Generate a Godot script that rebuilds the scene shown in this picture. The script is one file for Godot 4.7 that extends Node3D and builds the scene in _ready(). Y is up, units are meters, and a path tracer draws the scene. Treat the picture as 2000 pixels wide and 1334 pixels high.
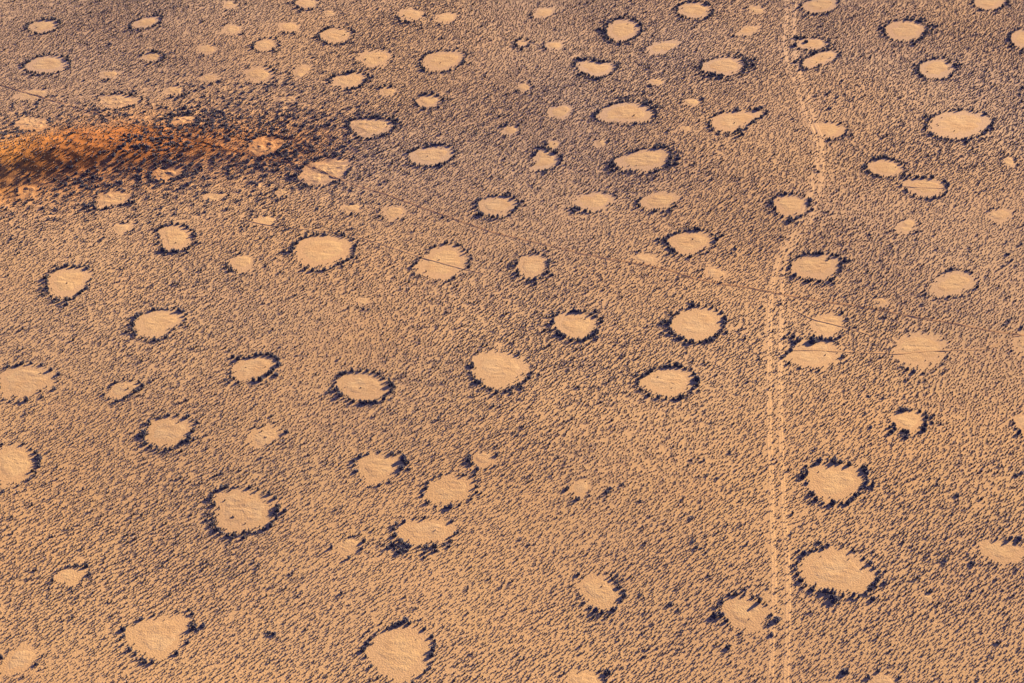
extends Node3D
# A desert plain of short grass tussocks with bare fairy circles, seen from a low flying aircraft.
# Metres; y is up; the aircraft stands above the origin and looks along -z.

const CAM_HEIGHT := 123.0
const PLAIN_X := 120.0      # half width of the finely modelled plain
const NEAR_Z := -96.0
const FAR_Z := -306.0

var rng := RandomNumberGenerator.new()
var fine_noise := FastNoiseLite.new()
var patch_noise := FastNoiseLite.new()
var edge_noise := FastNoiseLite.new()
var sand_mat: StandardMaterial3D
var clump_mats: Array[StandardMaterial3D] = []
var clump_meshes: Array[ArrayMesh] = []
var mask := PackedByteArray()
const CELL := 0.2
var mask_w := 0
var mask_h := 0

# ------------------------------------------------------------------ terrain
func crest_z(x: float) -> float:
	var d := x - (-67.332)
	return (-210.007) + (-0.40897) * d + (0.005562) * d * d

func ridge_amp(x: float) -> float:
	return 2.7 * (1.0 - smoothstep(-64.0, -44.0, x)) + 1.0 * (1.0 - smoothstep(-42.0, -24.0, x)) * smoothstep(-66.0, -48.0, x)

func height(x: float, z: float) -> float:
	var h := 0.28 * sin(x * 0.071 + z * 0.033 + 0.6) + 0.22 * sin(z * 0.083 - x * 0.041 + 2.1) + 0.10 * sin(x * 0.17 + 1.3) * sin(z * 0.15)
	if x < -20.0 and x > -140.0:
		var d := z - crest_z(x)
		var w := 3.8 if d > 0.0 else 8.5
		if absf(d) < 40.0:
			h += ridge_amp(x) * exp(-(d / w) * (d / w)) * smoothstep(-140.0, -110.0, x)
	return h

func hummocks(x: float, z: float) -> float:       # small mounds of blown sand on the dune and its belt
	var b := belt(x, z)
	if b < 0.02:
		return 0.0
	return b * (0.20 * fine_noise.get_noise_2d(x * 1.3 + 300.0, z * 1.8) + 0.15 * fine_noise.get_noise_2d(x * 3.2, z * 3.8 + 90.0))

func ground_y(x: float, z: float) -> float:
	return height(x, z) + hummocks(x, z)

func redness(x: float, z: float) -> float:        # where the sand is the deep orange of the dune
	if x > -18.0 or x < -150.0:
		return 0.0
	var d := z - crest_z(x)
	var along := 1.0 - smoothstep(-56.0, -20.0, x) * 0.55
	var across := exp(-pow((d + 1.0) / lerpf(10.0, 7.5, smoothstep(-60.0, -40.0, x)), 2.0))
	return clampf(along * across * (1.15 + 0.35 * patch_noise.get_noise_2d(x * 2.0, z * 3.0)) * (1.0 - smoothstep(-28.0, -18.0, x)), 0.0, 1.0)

func belt(x: float, z: float) -> float:           # the belt of tall grass that grows along the dune
	if x > -12.0 or x < -150.0:
		return 0.0
	var d := z - crest_z(x)
	return exp(-pow((d + 2.0) / 14.5, 2.0)) * (1.0 - smoothstep(-32.0, -12.0, x))

func sand_color(x: float, z: float) -> Color:
	var base := Color(0.495, 0.352, 0.178)
	var far := Color(0.455, 0.350, 0.228)  # greyer with distance, a colour shift standing in for haze
	var c := base.lerp(far, smoothstep(-140.0, -250.0, z))
	var n := patch_noise.get_noise_2d(x * 0.35, z * 0.35)
	c = c.lerp(Color(0.49, 0.325, 0.152), clampf(0.5 + n, 0.0, 1.0) * 0.5)
	return c.lerp(Color(0.47, 0.235, 0.065).lerp(Color(0.33, 0.145, 0.050), smoothstep(-70.0, -56.0, x)), redness(x, z))  # belt sand is red-brown, its colour darkened further for shade between clumps

# ------------------------------------------------------------------ helpers
func numbered(parent: Node, called: String) -> String:
	if not parent.has_node(called):
		return called
	var i := 1
	while parent.has_node("%s_%03d" % [called, i]):
		i += 1
	return "%s_%03d" % [called, i]

func tag(o: Node, label: String, category := "", group := "", kind := "") -> void:
	o.set_meta("label", label)
	if category: o.set_meta("category", category)
	if group: o.set_meta("group", group)
	if kind: o.set_meta("kind", kind)

func put(o: Node3D, called: String, parent: Node = self) -> Node3D:
	o.name = numbered(parent, called)
	parent.add_child(o, true)
	return o

func mesh_node(st: SurfaceTool, m: Material) -> MeshInstance3D:
	var o := MeshInstance3D.new()
	o.mesh = st.commit()
	o.material_override = m
	return o

func hash01(a: float, b: float) -> float:
	return fposmod(sin(a * 12.9898 + b * 78.233) * 43758.5453, 1.0)

# ------------------------------------------------------------------ materials
func noise_tex(freq: float, seed_value: int, low: float, high: float, normal := false, strength := 4.0) -> NoiseTexture2D:
	var n := FastNoiseLite.new()
	n.seed = seed_value
	n.noise_type = FastNoiseLite.TYPE_SIMPLEX_SMOOTH
	n.frequency = freq
	n.fractal_octaves = 5
	n.fractal_gain = 0.6
	var t := NoiseTexture2D.new()
	t.width = 1024
	t.height = 1024
	t.seamless = true
	t.noise = n
	if normal:
		t.as_normal_map = true
		t.bump_strength = strength
	else:
		var g := Gradient.new()
		g.set_color(0, Color(low, low, low * 0.985))
		g.set_color(1, Color(high, high, high))
		t.color_ramp = g
	return t

func make_materials() -> void:
	sand_mat = StandardMaterial3D.new()
	sand_mat.resource_name = "sand"
	sand_mat.vertex_color_use_as_albedo = true
	sand_mat.roughness = 0.95
	sand_mat.metallic_specular = 0.15
	sand_mat.uv1_triplanar = true
	sand_mat.uv1_world_triplanar = true
	sand_mat.uv1_scale = Vector3(0.11, 0.11, 0.11)
	sand_mat.albedo_texture = noise_tex(0.02, 5, 0.86, 1.0)
	sand_mat.normal_enabled = true
	sand_mat.normal_texture = noise_tex(0.035, 9, 0.0, 1.0, true, 5.0)
	sand_mat.normal_scale = 0.7
	for c in [Color(0.62, 0.64, 0.66), Color(0.95, 0.97, 0.95), Color(1.0, 0.98, 0.9)]:
		var m := StandardMaterial3D.new()
		m.resource_name = "tall_grass"
		m.albedo_color = c.linear_to_srgb()
		m.vertex_color_use_as_albedo = true
		m.roughness = 0.8
		m.metallic_specular = 0.3
		clump_mats.append(m)

# ------------------------------------------------------------------ grass meshes
func blade(st: SurfaceTool, root: Vector3, tip: Vector3, mid_lift: float, width: float) -> void:
	var dir := (tip - root)
	var side := dir.cross(Vector3.UP)
	if side.length() < 0.001:
		side = Vector3.RIGHT
	side = side.normalized() * width * 0.5
	var mid := root.lerp(tip, 0.55) + Vector3(0, mid_lift, 0)
	st.add_vertex(root - side); st.add_vertex(mid + side); st.add_vertex(root + side)
	st.add_vertex(root - side); st.add_vertex(mid - side); st.add_vertex(mid + side)
	st.add_vertex(mid - side); st.add_vertex(tip); st.add_vertex(mid + side)

func blob(st: SurfaceTool, c: Vector3, r: float, h: float, n: int, rows: int) -> void:   # the dense heart of a tussock, uneven
	var ring: Array[PackedVector3Array] = []
	for k in rows:
		var t := float(k) / rows
		var row := PackedVector3Array()
		var ph := rng.randf() * TAU
		for i in n:
			var a := TAU * i / n + ph * 0.1
			var rr := r * cos(t * PI * 0.5) * rng.randf_range(0.72, 1.18) * (0.8 if k == 0 else 1.0)
			row.append(c + Vector3(cos(a) * rr, h * sin(t * PI * 0.5) * rng.randf_range(0.9, 1.1) - (0.06 if k == 0 else 0.0), sin(a) * rr))
		ring.append(row)
	var top := c + Vector3(rng.randf_range(-0.1, 0.1) * r, h, rng.randf_range(-0.1, 0.1) * r)
	for k in rows:
		for i in n:
			var j := (i + 1) % n
			if k == rows - 1:
				st.add_vertex(ring[k][i]); st.add_vertex(ring[k][j]); st.add_vertex(top)
			else:
				st.add_vertex(ring[k][i]); st.add_vertex(ring[k][j]); st.add_vertex(ring[k + 1][i])
				st.add_vertex(ring[k][j]); st.add_vertex(ring[k + 1][j]); st.add_vertex(ring[k + 1][i])

func clump_mesh(seed_value: int, lobes: int, blades: int) -> ArrayMesh:      # about 1 m wide and 0.75 m high
	rng.seed = seed_value
	var st := SurfaceTool.new()
	st.begin(Mesh.PRIMITIVE_TRIANGLES)
	st.set_smooth_group(-1)
	for l in lobes:
		var a := TAU * l / lobes + rng.randf() * 0.9
		var off := rng.randf_range(0.10, 0.30) if lobes > 1 else 0.0
		var c := Vector3(cos(a) * off, 0, sin(a) * off)
		var r := rng.randf_range(0.20, 0.32)
		var h := rng.randf_range(0.38, 0.60)
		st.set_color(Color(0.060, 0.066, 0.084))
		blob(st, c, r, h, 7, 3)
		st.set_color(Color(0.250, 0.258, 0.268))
		for b in blades / lobes:
			var ba := rng.randf() * TAU
			var lean := sqrt(rng.randf())
			var root := c + Vector3(cos(ba), 0, sin(ba)) * r * 0.55 * lean + Vector3(0, h * 0.45, 0)
			var tip := c + Vector3(cos(ba + rng.randf_range(-0.4, 0.4)), 0, sin(ba)) * r * (0.4 + 1.05 * lean) + Vector3(0, h * rng.randf_range(0.75, 1.15) * (1.12 - 0.62 * lean * lean), 0)
			blade(st, root, tip, 0.05, rng.randf_range(0.030, 0.055))
	st.generate_normals()
	return st.commit()

func tuft_mesh(seed_value: int, m: Material) -> ArrayMesh:       # a knee-low tussock, unit size
	rng.seed = seed_value
	var st := SurfaceTool.new()
	st.begin(Mesh.PRIMITIVE_TRIANGLES)
	st.set_smooth_group(-1)
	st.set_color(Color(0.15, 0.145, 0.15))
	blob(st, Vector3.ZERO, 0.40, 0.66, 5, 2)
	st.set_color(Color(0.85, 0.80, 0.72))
	for b in 12:
		var a := rng.randf() * TAU
		var lean := sqrt(rng.randf())
		var root := Vector3(cos(a), 0, sin(a)) * 0.18 + Vector3(0, 0.25, 0)
		var tip := Vector3(cos(a), 0, sin(a)) * (0.18 + 0.48 * lean) + Vector3(0, rng.randf_range(0.75, 1.1) * (1.1 - 0.5 * lean), 0)
		blade(st, root, tip, 0.06, 0.10)
	st.generate_normals()
	st.set_material(m)
	return st.commit()

# ------------------------------------------------------------------ outline and mask of bare sand
func smooth_outline(flat: Array, steps: int) -> PackedVector2Array:
	var p := PackedVector2Array()
	for i in range(0, flat.size(), 2):
		p.append(Vector2(flat[i], flat[i + 1]))
	var n := p.size()
	var area := 0.0
	for i in n: area += p[i].cross(p[(i + 1) % n])
	if area < 0.0: p.reverse()
	var out := PackedVector2Array()
	for i in n:
		for k in steps:
			out.append(p[i].cubic_interpolate(p[(i + 1) % n], p[(i + n - 1) % n], p[(i + 2) % n], float(k) / steps))
	return out

func smooth_line(flat: Array, step: float) -> PackedVector2Array:
	var p := PackedVector2Array()
	for i in range(0, flat.size(), 2):
		p.append(Vector2(flat[i], flat[i + 1]))
	var out := PackedVector2Array()
	var n := p.size()
	for i in n - 1:
		var k := maxi(1, int(p[i].distance_to(p[i + 1]) / step))
		for j in k:
			out.append(p[i].cubic_interpolate(p[i + 1], p[maxi(i - 1, 0)], p[mini(i + 2, n - 1)], float(j) / k))
	out.append(p[n - 1])
	return out

func mark(x: float, z: float, v: int) -> void:
	var i := int((x + PLAIN_X) / CELL)
	var j := int((z - FAR_Z) / CELL)
	if i >= 0 and j >= 0 and i < mask_w and j < mask_h:
		var at := j * mask_w + i
		mask[at] = maxi(mask[at], v)

func masked(x: float, z: float) -> int:
	var i := int((x + PLAIN_X) / CELL)
	var j := int((z - FAR_Z) / CELL)
	if i < 0 or j < 0 or i >= mask_w or j >= mask_h:
		return 0
	return mask[j * mask_w + i]

# ------------------------------------------------------------------ builders
func build_ground() -> void:
	var xs := PackedFloat32Array()
	var zs := PackedFloat32Array()
	for v in [-6000.0, -3000.0, -1500.0, -800.0, -450.0, -280.0, -200.0, -160.0, -136.0]: xs.append(v)
	var x := -PLAIN_X
	while x < PLAIN_X + 0.01:
		xs.append(x)
		x += 0.6 if x < -12.0 else 0.8
	for v in [136.0, 160.0, 200.0, 280.0, 450.0, 800.0, 1500.0, 3000.0, 6000.0]: xs.append(v)
	for v in [-9000.0, -5000.0, -2500.0, -1300.0, -800.0, -550.0, -420.0, -360.0, -325.0]: zs.append(v)
	var z := FAR_Z
	while z < NEAR_Z + 0.01:
		zs.append(z)
		z += 0.6 if z > -250.0 and z < -185.0 else 0.8
	for v in [-80.0, -50.0, 0.0, 80.0, 250.0, 700.0, 2000.0, 5000.0]: zs.append(v)
	var nx := xs.size()
	var nz := zs.size()
	var verts := PackedVector3Array()
	var cols := PackedColorArray()
	var norms := PackedVector3Array()
	verts.resize(nx * nz); cols.resize(nx * nz); norms.resize(nx * nz)
	for j in nz:
		for i in nx:
			var y := ground_y(xs[i], zs[j])
			verts[j * nx + i] = Vector3(xs[i], y, zs[j])
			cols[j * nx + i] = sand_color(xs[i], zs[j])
			var e := 0.35
			norms[j * nx + i] = Vector3(y - ground_y(xs[i] + e, zs[j]), e, y - ground_y(xs[i], zs[j] + e)).normalized()
	var idx := PackedInt32Array()
	idx.resize((nx - 1) * (nz - 1) * 6)
	var q := 0
	for j in nz - 1:
		for i in nx - 1:
			var a := j * nx + i
			for v in [a, a + 1, a + nx, a + 1, a + nx + 1, a + nx]:
				idx[q] = v
				q += 1
	var arr := []
	arr.resize(Mesh.ARRAY_MAX)
	arr[Mesh.ARRAY_VERTEX] = verts
	arr[Mesh.ARRAY_NORMAL] = norms
	arr[Mesh.ARRAY_COLOR] = cols
	arr[Mesh.ARRAY_INDEX] = idx
	var m := ArrayMesh.new()
	m.add_surface_from_arrays(Mesh.PRIMITIVE_TRIANGLES, arr)
	var o := MeshInstance3D.new()
	o.mesh = m
	o.material_override = sand_mat
	put(o, "ground")
	tag(o, "wide sandy plain, tan with a low orange dune rising at the left edge", "", "", "structure")

func relief(x: float, z: float) -> float:
	return 0.034 * fine_noise.get_noise_2d(x * 0.7, z * 1.6) + 0.030 * fine_noise.get_noise_2d(x * 2.0 + 50.0, z * 4.2)

func sand_patch(outline: PackedVector2Array, c: Vector2, base: float) -> MeshInstance3D:
	var st := SurfaceTool.new()
	st.begin(Mesh.PRIMITIVE_TRIANGLES)
	st.set_smooth_group(0)
	var n := outline.size()
	var far := 0.0
	for p in outline: far = maxf(far, p.distance_to(c))
	var rings := clampi(int(far / 0.17), 6, 26)
	var grid: Array[PackedVector3Array] = []
	for k in rings + 1:
		var t := float(k) / rings
		var row := PackedVector3Array()
		for i in n:
			var p := c.lerp(outline[i], t)
			var edge := 1.0 - smoothstep(0.45, 1.0, t)
			var y := ground_y(p.x, p.y) - base - 0.05 * (1.0 - edge) + (0.022 + relief(p.x, p.y)) * edge
			row.append(Vector3(p.x - c.x, y, p.y - c.y))
		grid.append(row)
	var tone := 0.90 + 0.2 * hash01(c.x, c.y)
	for k in rings:
		for i in n:
			var j := (i + 1) % n
			var quad := [grid[k][i], grid[k + 1][i], grid[k + 1][j], grid[k][j]]
			for v in ([0, 1, 2] if k == 0 else [0, 1, 2, 0, 2, 3]):
				var w: Vector3 = quad[v]
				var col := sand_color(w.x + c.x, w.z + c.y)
				var bright := Color(0.54, 0.400, 0.196) if tone < 1.0 else Color(0.52, 0.392, 0.206)
				bright = bright.lerp(Color(0.47, 0.325, 0.160), clampf(0.35 + 1.1 * fine_noise.get_noise_2d((w.x + c.x) * 0.9, (w.z + c.y) * 0.9 + 70.0), 0.0, 1.0))
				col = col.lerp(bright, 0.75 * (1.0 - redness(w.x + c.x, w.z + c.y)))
				st.set_color(col)
				st.add_vertex(w)
	st.generate_normals()
	return mesh_node(st, sand_mat)

func place_clump(parent: Node3D, called: String, x: float, z: float, s: float, tall: float, y_base: float, origin: Vector3) -> MeshInstance3D:
	var o := MeshInstance3D.new()
	o.mesh = clump_meshes[rng.randi() % clump_meshes.size()]
	var roll := rng.randf()
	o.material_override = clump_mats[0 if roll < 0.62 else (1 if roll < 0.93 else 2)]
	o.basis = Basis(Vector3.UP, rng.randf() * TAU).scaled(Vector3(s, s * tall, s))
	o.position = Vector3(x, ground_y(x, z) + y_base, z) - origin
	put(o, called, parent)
	return o

func fairy_circle(label: String, ring: String, flat: Array, number: int) -> void:
	rng.seed = 7000 + number
	var smooth := smooth_outline(flat, 7)
	var c := Vector2.ZERO
	for p in smooth: c += p
	c /= smooth.size()
	var outline := PackedVector2Array()
	for p in smooth:
		var d := (p - c).normalized()
		var grown := p + d * (0.16 * edge_noise.get_noise_2d(p.x * 1.2, p.y * 1.2) + 0.10 * edge_noise.get_noise_2d(p.x * 3.5 + 40.0, p.y * 3.5) + 0.08) + Vector2(0, 0.28) * maxf(0.0, d.y)
		outline.append(grown)
	var base := ground_y(c.x, c.y)
	var origin := Vector3(c.x, base, c.y)
	var root := Node3D.new()
	root.position = origin
	put(root, "fairy_circle")
	tag(root, label, "fairy circle", "fairy circles scattered over the plain")
	var patch := sand_patch(outline, c, base)
	put(patch, "bare_sand", root)
	# the mask that keeps the short grass out
	var box := Rect2(outline[0], Vector2.ZERO)
	for p in outline: box = box.expand(p)
	var full := 0
	for d in ring: full += int(d)
	var soft := lerpf(1.34, 1.10, clampf(full / 22.0, 0.0, 1.0))
	var z := box.position.y
	while z < box.end.y + CELL:
		var x := box.position.x
		while x < box.end.x + CELL:
			if Geometry2D.is_point_in_polygon(Vector2(x, z), outline):
				mark(x, z, 2 if full > 2 and Geometry2D.is_point_in_polygon(c + (Vector2(x, z) - c) * soft, outline) else 1)
			x += CELL
		z += CELL
	# the ring of tall grass
	var n := outline.size()
	var length := 0.0
	for i in n: length += outline[i].distance_to(outline[(i + 1) % n])
	var gaps := [0.0, 2.2, 1.0, 0.60, 0.50]
	var sizes := [0.0, 0.42, 0.51, 0.63, 0.66]
	var walked := rng.randf() * 0.4
	var next_at := 0.0
	for i in n:
		var a := outline[i]
		var b := outline[(i + 1) % n]
		var seg := a.distance_to(b)
		while next_at <= walked + seg:
			var p := a.lerp(b, clampf((next_at - walked) / maxf(seg, 0.001), 0.0, 1.0))
			var out_dir := (p - c).normalized()
			var turn := fposmod(atan2(-out_dir.y * 1.0, out_dir.x) / TAU * 8.0 + 0.5 + rng.randf_range(-0.25, 0.25), 8.0)
			var d := int(ring[mini(int(turn), 7)])
			if d == 0:
				next_at += 0.5
				continue
			var s: float = sizes[d] * rng.randf_range(0.60, 1.30) * lerpf(0.97, 0.86, smoothstep(-140.0, -220.0, p.y))
			var away := 0.10 + 0.30 * absf(rng.randfn(0.0, 0.6)) + 0.34 * maxf(0.0, out_dir.y)
			var at := p + out_dir * away
			place_clump(root, "grass_clump", at.x, at.y, s, rng.randf_range(1.0, 1.4), -0.03, origin)
			if d == 4 or (d == 3 and rng.randf() < 0.14):
				var q := p + out_dir * (away + rng.randf_range(0.55, 0.95))
				place_clump(root, "grass_clump", q.x, q.y, s * rng.randf_range(0.75, 1.05), rng.randf_range(0.95, 1.25), -0.03, origin)
				if d == 4 and rng.randf() < 0.5:
					q = p + out_dir * (away + rng.randf_range(1.1, 1.7))
					place_clump(root, "grass_clump", q.x, q.y, s * rng.randf_range(0.6, 0.95), rng.randf_range(0.95, 1.25), -0.03, origin)
			next_at += gaps[d] * rng.randf_range(0.62, 1.5)
		walked += seg

# a wheel rut or trail: the profile gives [across, up] points from left to right of the direction of travel
func trail_strip(called: String, label: String, flat: Array, profile: Array, tint: Color, clear: float, wander: float) -> void:
	var line := smooth_line(flat, 0.45)
	var st := SurfaceTool.new()
	st.begin(Mesh.PRIMITIVE_TRIANGLES)
	st.set_smooth_group(0)
	var rows: Array[PackedVector3Array] = []
	var spots := PackedVector3Array()
	for i in line.size():
		var t := (line[mini(i + 1, line.size() - 1)] - line[maxi(i - 1, 0)]).normalized()
		var side := Vector2(-t.y, t.x)
		var p := line[i] + side * wander * edge_noise.get_noise_2d(line[i].x * 0.5, line[i].y * 0.5)
		var row := PackedVector3Array()
		var lift := 1.0 + 0.5 * fine_noise.get_noise_2d(p.x * 1.5, p.y * 1.5)
		for a in profile:
			var q: Vector2 = p + side * float(a[0])
			var up := float(a[1])
			row.append(Vector3(q.x, ground_y(q.x, q.y) + (up * lift if up > 0.02 else up) + (0.022 + relief(q.x, q.y) if masked(q.x, q.y) > 0 else 0.0), q.y))
		rows.append(row)
		for k in range(-6, 7):
			spots.append(Vector3((p + side * clear * k / 6.0).x, 3.0 if absi(k) < 6 else 1.0, (p + side * clear * k / 6.0).y))
	for s in spots: mark(s.x, s.z, int(s.y))
	var flip := false
	for i in rows.size() - 1:
		for k in profile.size() - 1:
			var v := [rows[i][k], rows[i][k + 1], rows[i + 1][k + 1], rows[i + 1][k]]
			if i == 0 and k == 0:
				flip = (v[1] - v[0]).cross(v[2] - v[0]).y > 0.0
			for o in ([0, 2, 1, 0, 3, 2] if flip else [0, 1, 2, 0, 2, 3]):
				var w: Vector3 = v[o]
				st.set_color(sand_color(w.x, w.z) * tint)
				st.add_vertex(w)
	st.generate_normals()
	var o := mesh_node(st, sand_mat)
	put(o, called)
	tag(o, label, "", "", "structure")

func short_grass() -> void:
	var mat := StandardMaterial3D.new()
	mat.resource_name = "short_grass"
	mat.vertex_color_use_as_albedo = true
	mat.roughness = 0.85
	mat.metallic_specular = 0.25
	rng.seed = 4242
	var kinds := 3
	var meshes: Array[ArrayMesh] = []
	for k in kinds: meshes.append(tuft_mesh(900 + k, mat))
	rng.seed = 99
	var where: Array = [[], [], []]
	var tint: Array = [[], [], []]
	var step := 0.36
	var z := NEAR_Z - 14.0
	while z > -288.0:
		var half := -z * 0.305 + 24.0
		var x := -half + rng.randf() * step
		while x < half:
			var px := x + rng.randf_range(-0.15, 0.15)
			var pz := z + rng.randf_range(-0.15, 0.15)
			x += step
			var m := masked(px, pz)
			if m == 2 and rng.randf() > 0.012: continue
			if m == 3 or (m == 1 and rng.randf() < 0.72):
				continue
			var dens := patch_noise.get_noise_2d(px, pz)
			var dune := redness(px, pz) * (1.0 - smoothstep(-56.0, -44.0, px))
			if rng.randf() < 0.10 - 0.14 * dens or rng.randf() < dune * 0.45:
				continue
			var big := patch_noise.get_noise_2d(px * 0.45 + 400.0, pz * 0.45)
			var s := 0.23 * (1.0 + 0.22 * big) * (1.0 + 0.12 * smoothstep(-170.0, -250.0, pz)) * (0.72 + 0.62 * rng.randf() * rng.randf() + 0.2 * rng.randf())
			if rng.randf() < 0.025 + 0.05 * maxf(0.0, big): s *= 1.65
			var b := Basis(Vector3.UP, rng.randf() * TAU).scaled(Vector3(s * 1.0, s * rng.randf_range(0.60, 0.95), s * 1.0))
			var k := rng.randi() % kinds
			where[k].append(Transform3D(b, Vector3(px, ground_y(px, pz) - 0.01, pz)))
			var t := rng.randf()
			tint[k].append(Color(0.52, 0.47, 0.42).lerp(Color(0.24, 0.235, 0.235), t) * rng.randf_range(0.85, 1.1))
		z -= step
	var root := Node3D.new()
	put(root, "short_grass")
	tag(root, "short dry grass tussocks growing all over the sandy plain", "grass", "", "stuff")
	for k in kinds:
		multi(root, "tussocks", meshes[k], where[k], tint[k], null)

func multi(parent: Node, called: String, m: Mesh, where: Array, tint: Array, mat: Material) -> MultiMeshInstance3D:
	var mm := MultiMesh.new()
	mm.transform_format = MultiMesh.TRANSFORM_3D
	mm.use_colors = not tint.is_empty()
	mm.mesh = m
	mm.instance_count = where.size()
	for i in where.size():
		mm.set_instance_transform(i, where[i])
		if not tint.is_empty():
			mm.set_instance_color(i, tint[i])
	var o := MultiMeshInstance3D.new()
	o.multimesh = mm
	if mat: o.material_override = mat
	put(o, called, parent)
	o.set_meta("kind", "stuff")
	return o

func belt_grass() -> void:
	rng.seed = 515
	var spots: Array = []
	var z := -190.0
	while z > -250.0:
		var x := -96.0
		while x < -10.0:
			var px := x + rng.randf_range(-0.4, 0.4)
			var pz := z + rng.randf_range(-0.4, 0.4)
			x += 0.56
			var b := belt(px, pz)
			if masked(px, pz) >= 2: continue
			var d := pz - crest_z(px)
			var crest_bare := (1.0 - smoothstep(-66.0, -46.0, px + 9.0 * patch_noise.get_noise_2d(px * 2.0, pz * 2.0))) * exp(-pow((d + 2.5) / 6.0, 2.0))
			var clumping := 0.75 + 0.9 * patch_noise.get_noise_2d(px * 1.6, pz * 1.6)
			if rng.randf() > b * (0.62 + 0.22 * smoothstep(-62.0, -50.0, px)) * clumping - crest_bare * 1.25: continue
			spots.append([rng.randf_range(0.36, 0.66) * (0.75 + 0.3 * b), px, pz])
		z -= 0.56
	spots.sort_custom(func(a, b): return a[0] > b[0])
	var where: Array = []
	for m in clump_meshes: where.append([])
	for i in spots.size():
		var s: Array = spots[i]
		if i < 150:
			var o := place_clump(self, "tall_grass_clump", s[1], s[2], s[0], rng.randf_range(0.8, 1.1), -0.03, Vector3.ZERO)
			var dz: float = s[2] - crest_z(s[1])
			var side := "behind the dune crest" if dz < -5.0 else ("before the dune crest" if dz > 5.0 else "on the dune crest")
			var part := "left end" if s[1] < -62.0 else ("left middle" if s[1] < -50.0 else ("right middle" if s[1] < -38.0 else "right end"))
			tag(o, "big blue-dark grass clump in the belt, %s, %s" % [part, side], "grass clump", "big clumps in the belt along the dune")
		else:
			var b := Basis(Vector3.UP, rng.randf() * TAU).scaled(Vector3(s[0], s[0] * rng.randf_range(0.8, 1.1), s[0]))
			where[rng.randi() % clump_meshes.size()].append(Transform3D(b, Vector3(s[1], ground_y(s[1], s[2]) - 0.03, s[2])))
	var root := Node3D.new()
	put(root, "tall_grass")
	tag(root, "smaller dark tall grass filling the belt along the orange dune", "grass", "", "stuff")
	for k in clump_meshes.size():
		multi(root, "clumps", clump_meshes[k], where[k], [], clump_mats[1 if k < 4 else 0])

func loose_clumps(flat: Array) -> void:
	rng.seed = 616
	for i in range(0, flat.size(), 3):
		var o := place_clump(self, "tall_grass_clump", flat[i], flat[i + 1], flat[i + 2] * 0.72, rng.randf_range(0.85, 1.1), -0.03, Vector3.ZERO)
		tag(o, loose_label(o.position), "grass clump", "loose tall clumps out on the plain")
	var made := 0
	for tries in 6000:
		if made >= 70: break
		var z := rng.randf_range(-270.0, -116.0)
		var x := rng.randf_range(-1.0, 1.0) * -z * 0.30
		if masked(x, z) > 0 or belt(x, z) > 0.15 or patch_noise.get_noise_2d(x * 0.9 + 900.0, z * 0.9) < 0.30: continue
		var o := place_clump(self, "tall_grass_clump", x, z, rng.randf_range(0.30, 0.50), rng.randf_range(0.8, 1.1), -0.03, Vector3.ZERO)
		tag(o, loose_label(o.position), "grass clump", "loose tall clumps out on the plain")
		made += 1

func loose_label(p: Vector3) -> String:
	var u := p.x / -p.z
	var rows := ["bottom", "lower", "middle", "upper", "top"]
	var row: String = rows[clampi(int((-p.z - 118.0) / 26.0), 0, 4)]
	if u > 0.15:
		return "dark loose grass clump in no ring, right of the vehicle track, %s part" % row
	var places := ["far left", "left of centre", "right of centre"]
	return "dark loose grass clump in no ring, %s, %s part of the plain" % [places[clampi(int(u / 0.13 + 2.0), 0, 2)], row]

func bush(at: Vector2, s: float, tone: int, label: String) -> void:
	var o := place_clump(self, "bush", at.x, at.y, s, 0.9, -0.03, Vector3.ZERO)
	o.mesh = clump_meshes[1]
	o.material_override = clump_mats[tone]
	tag(o, label, "bush")

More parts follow.
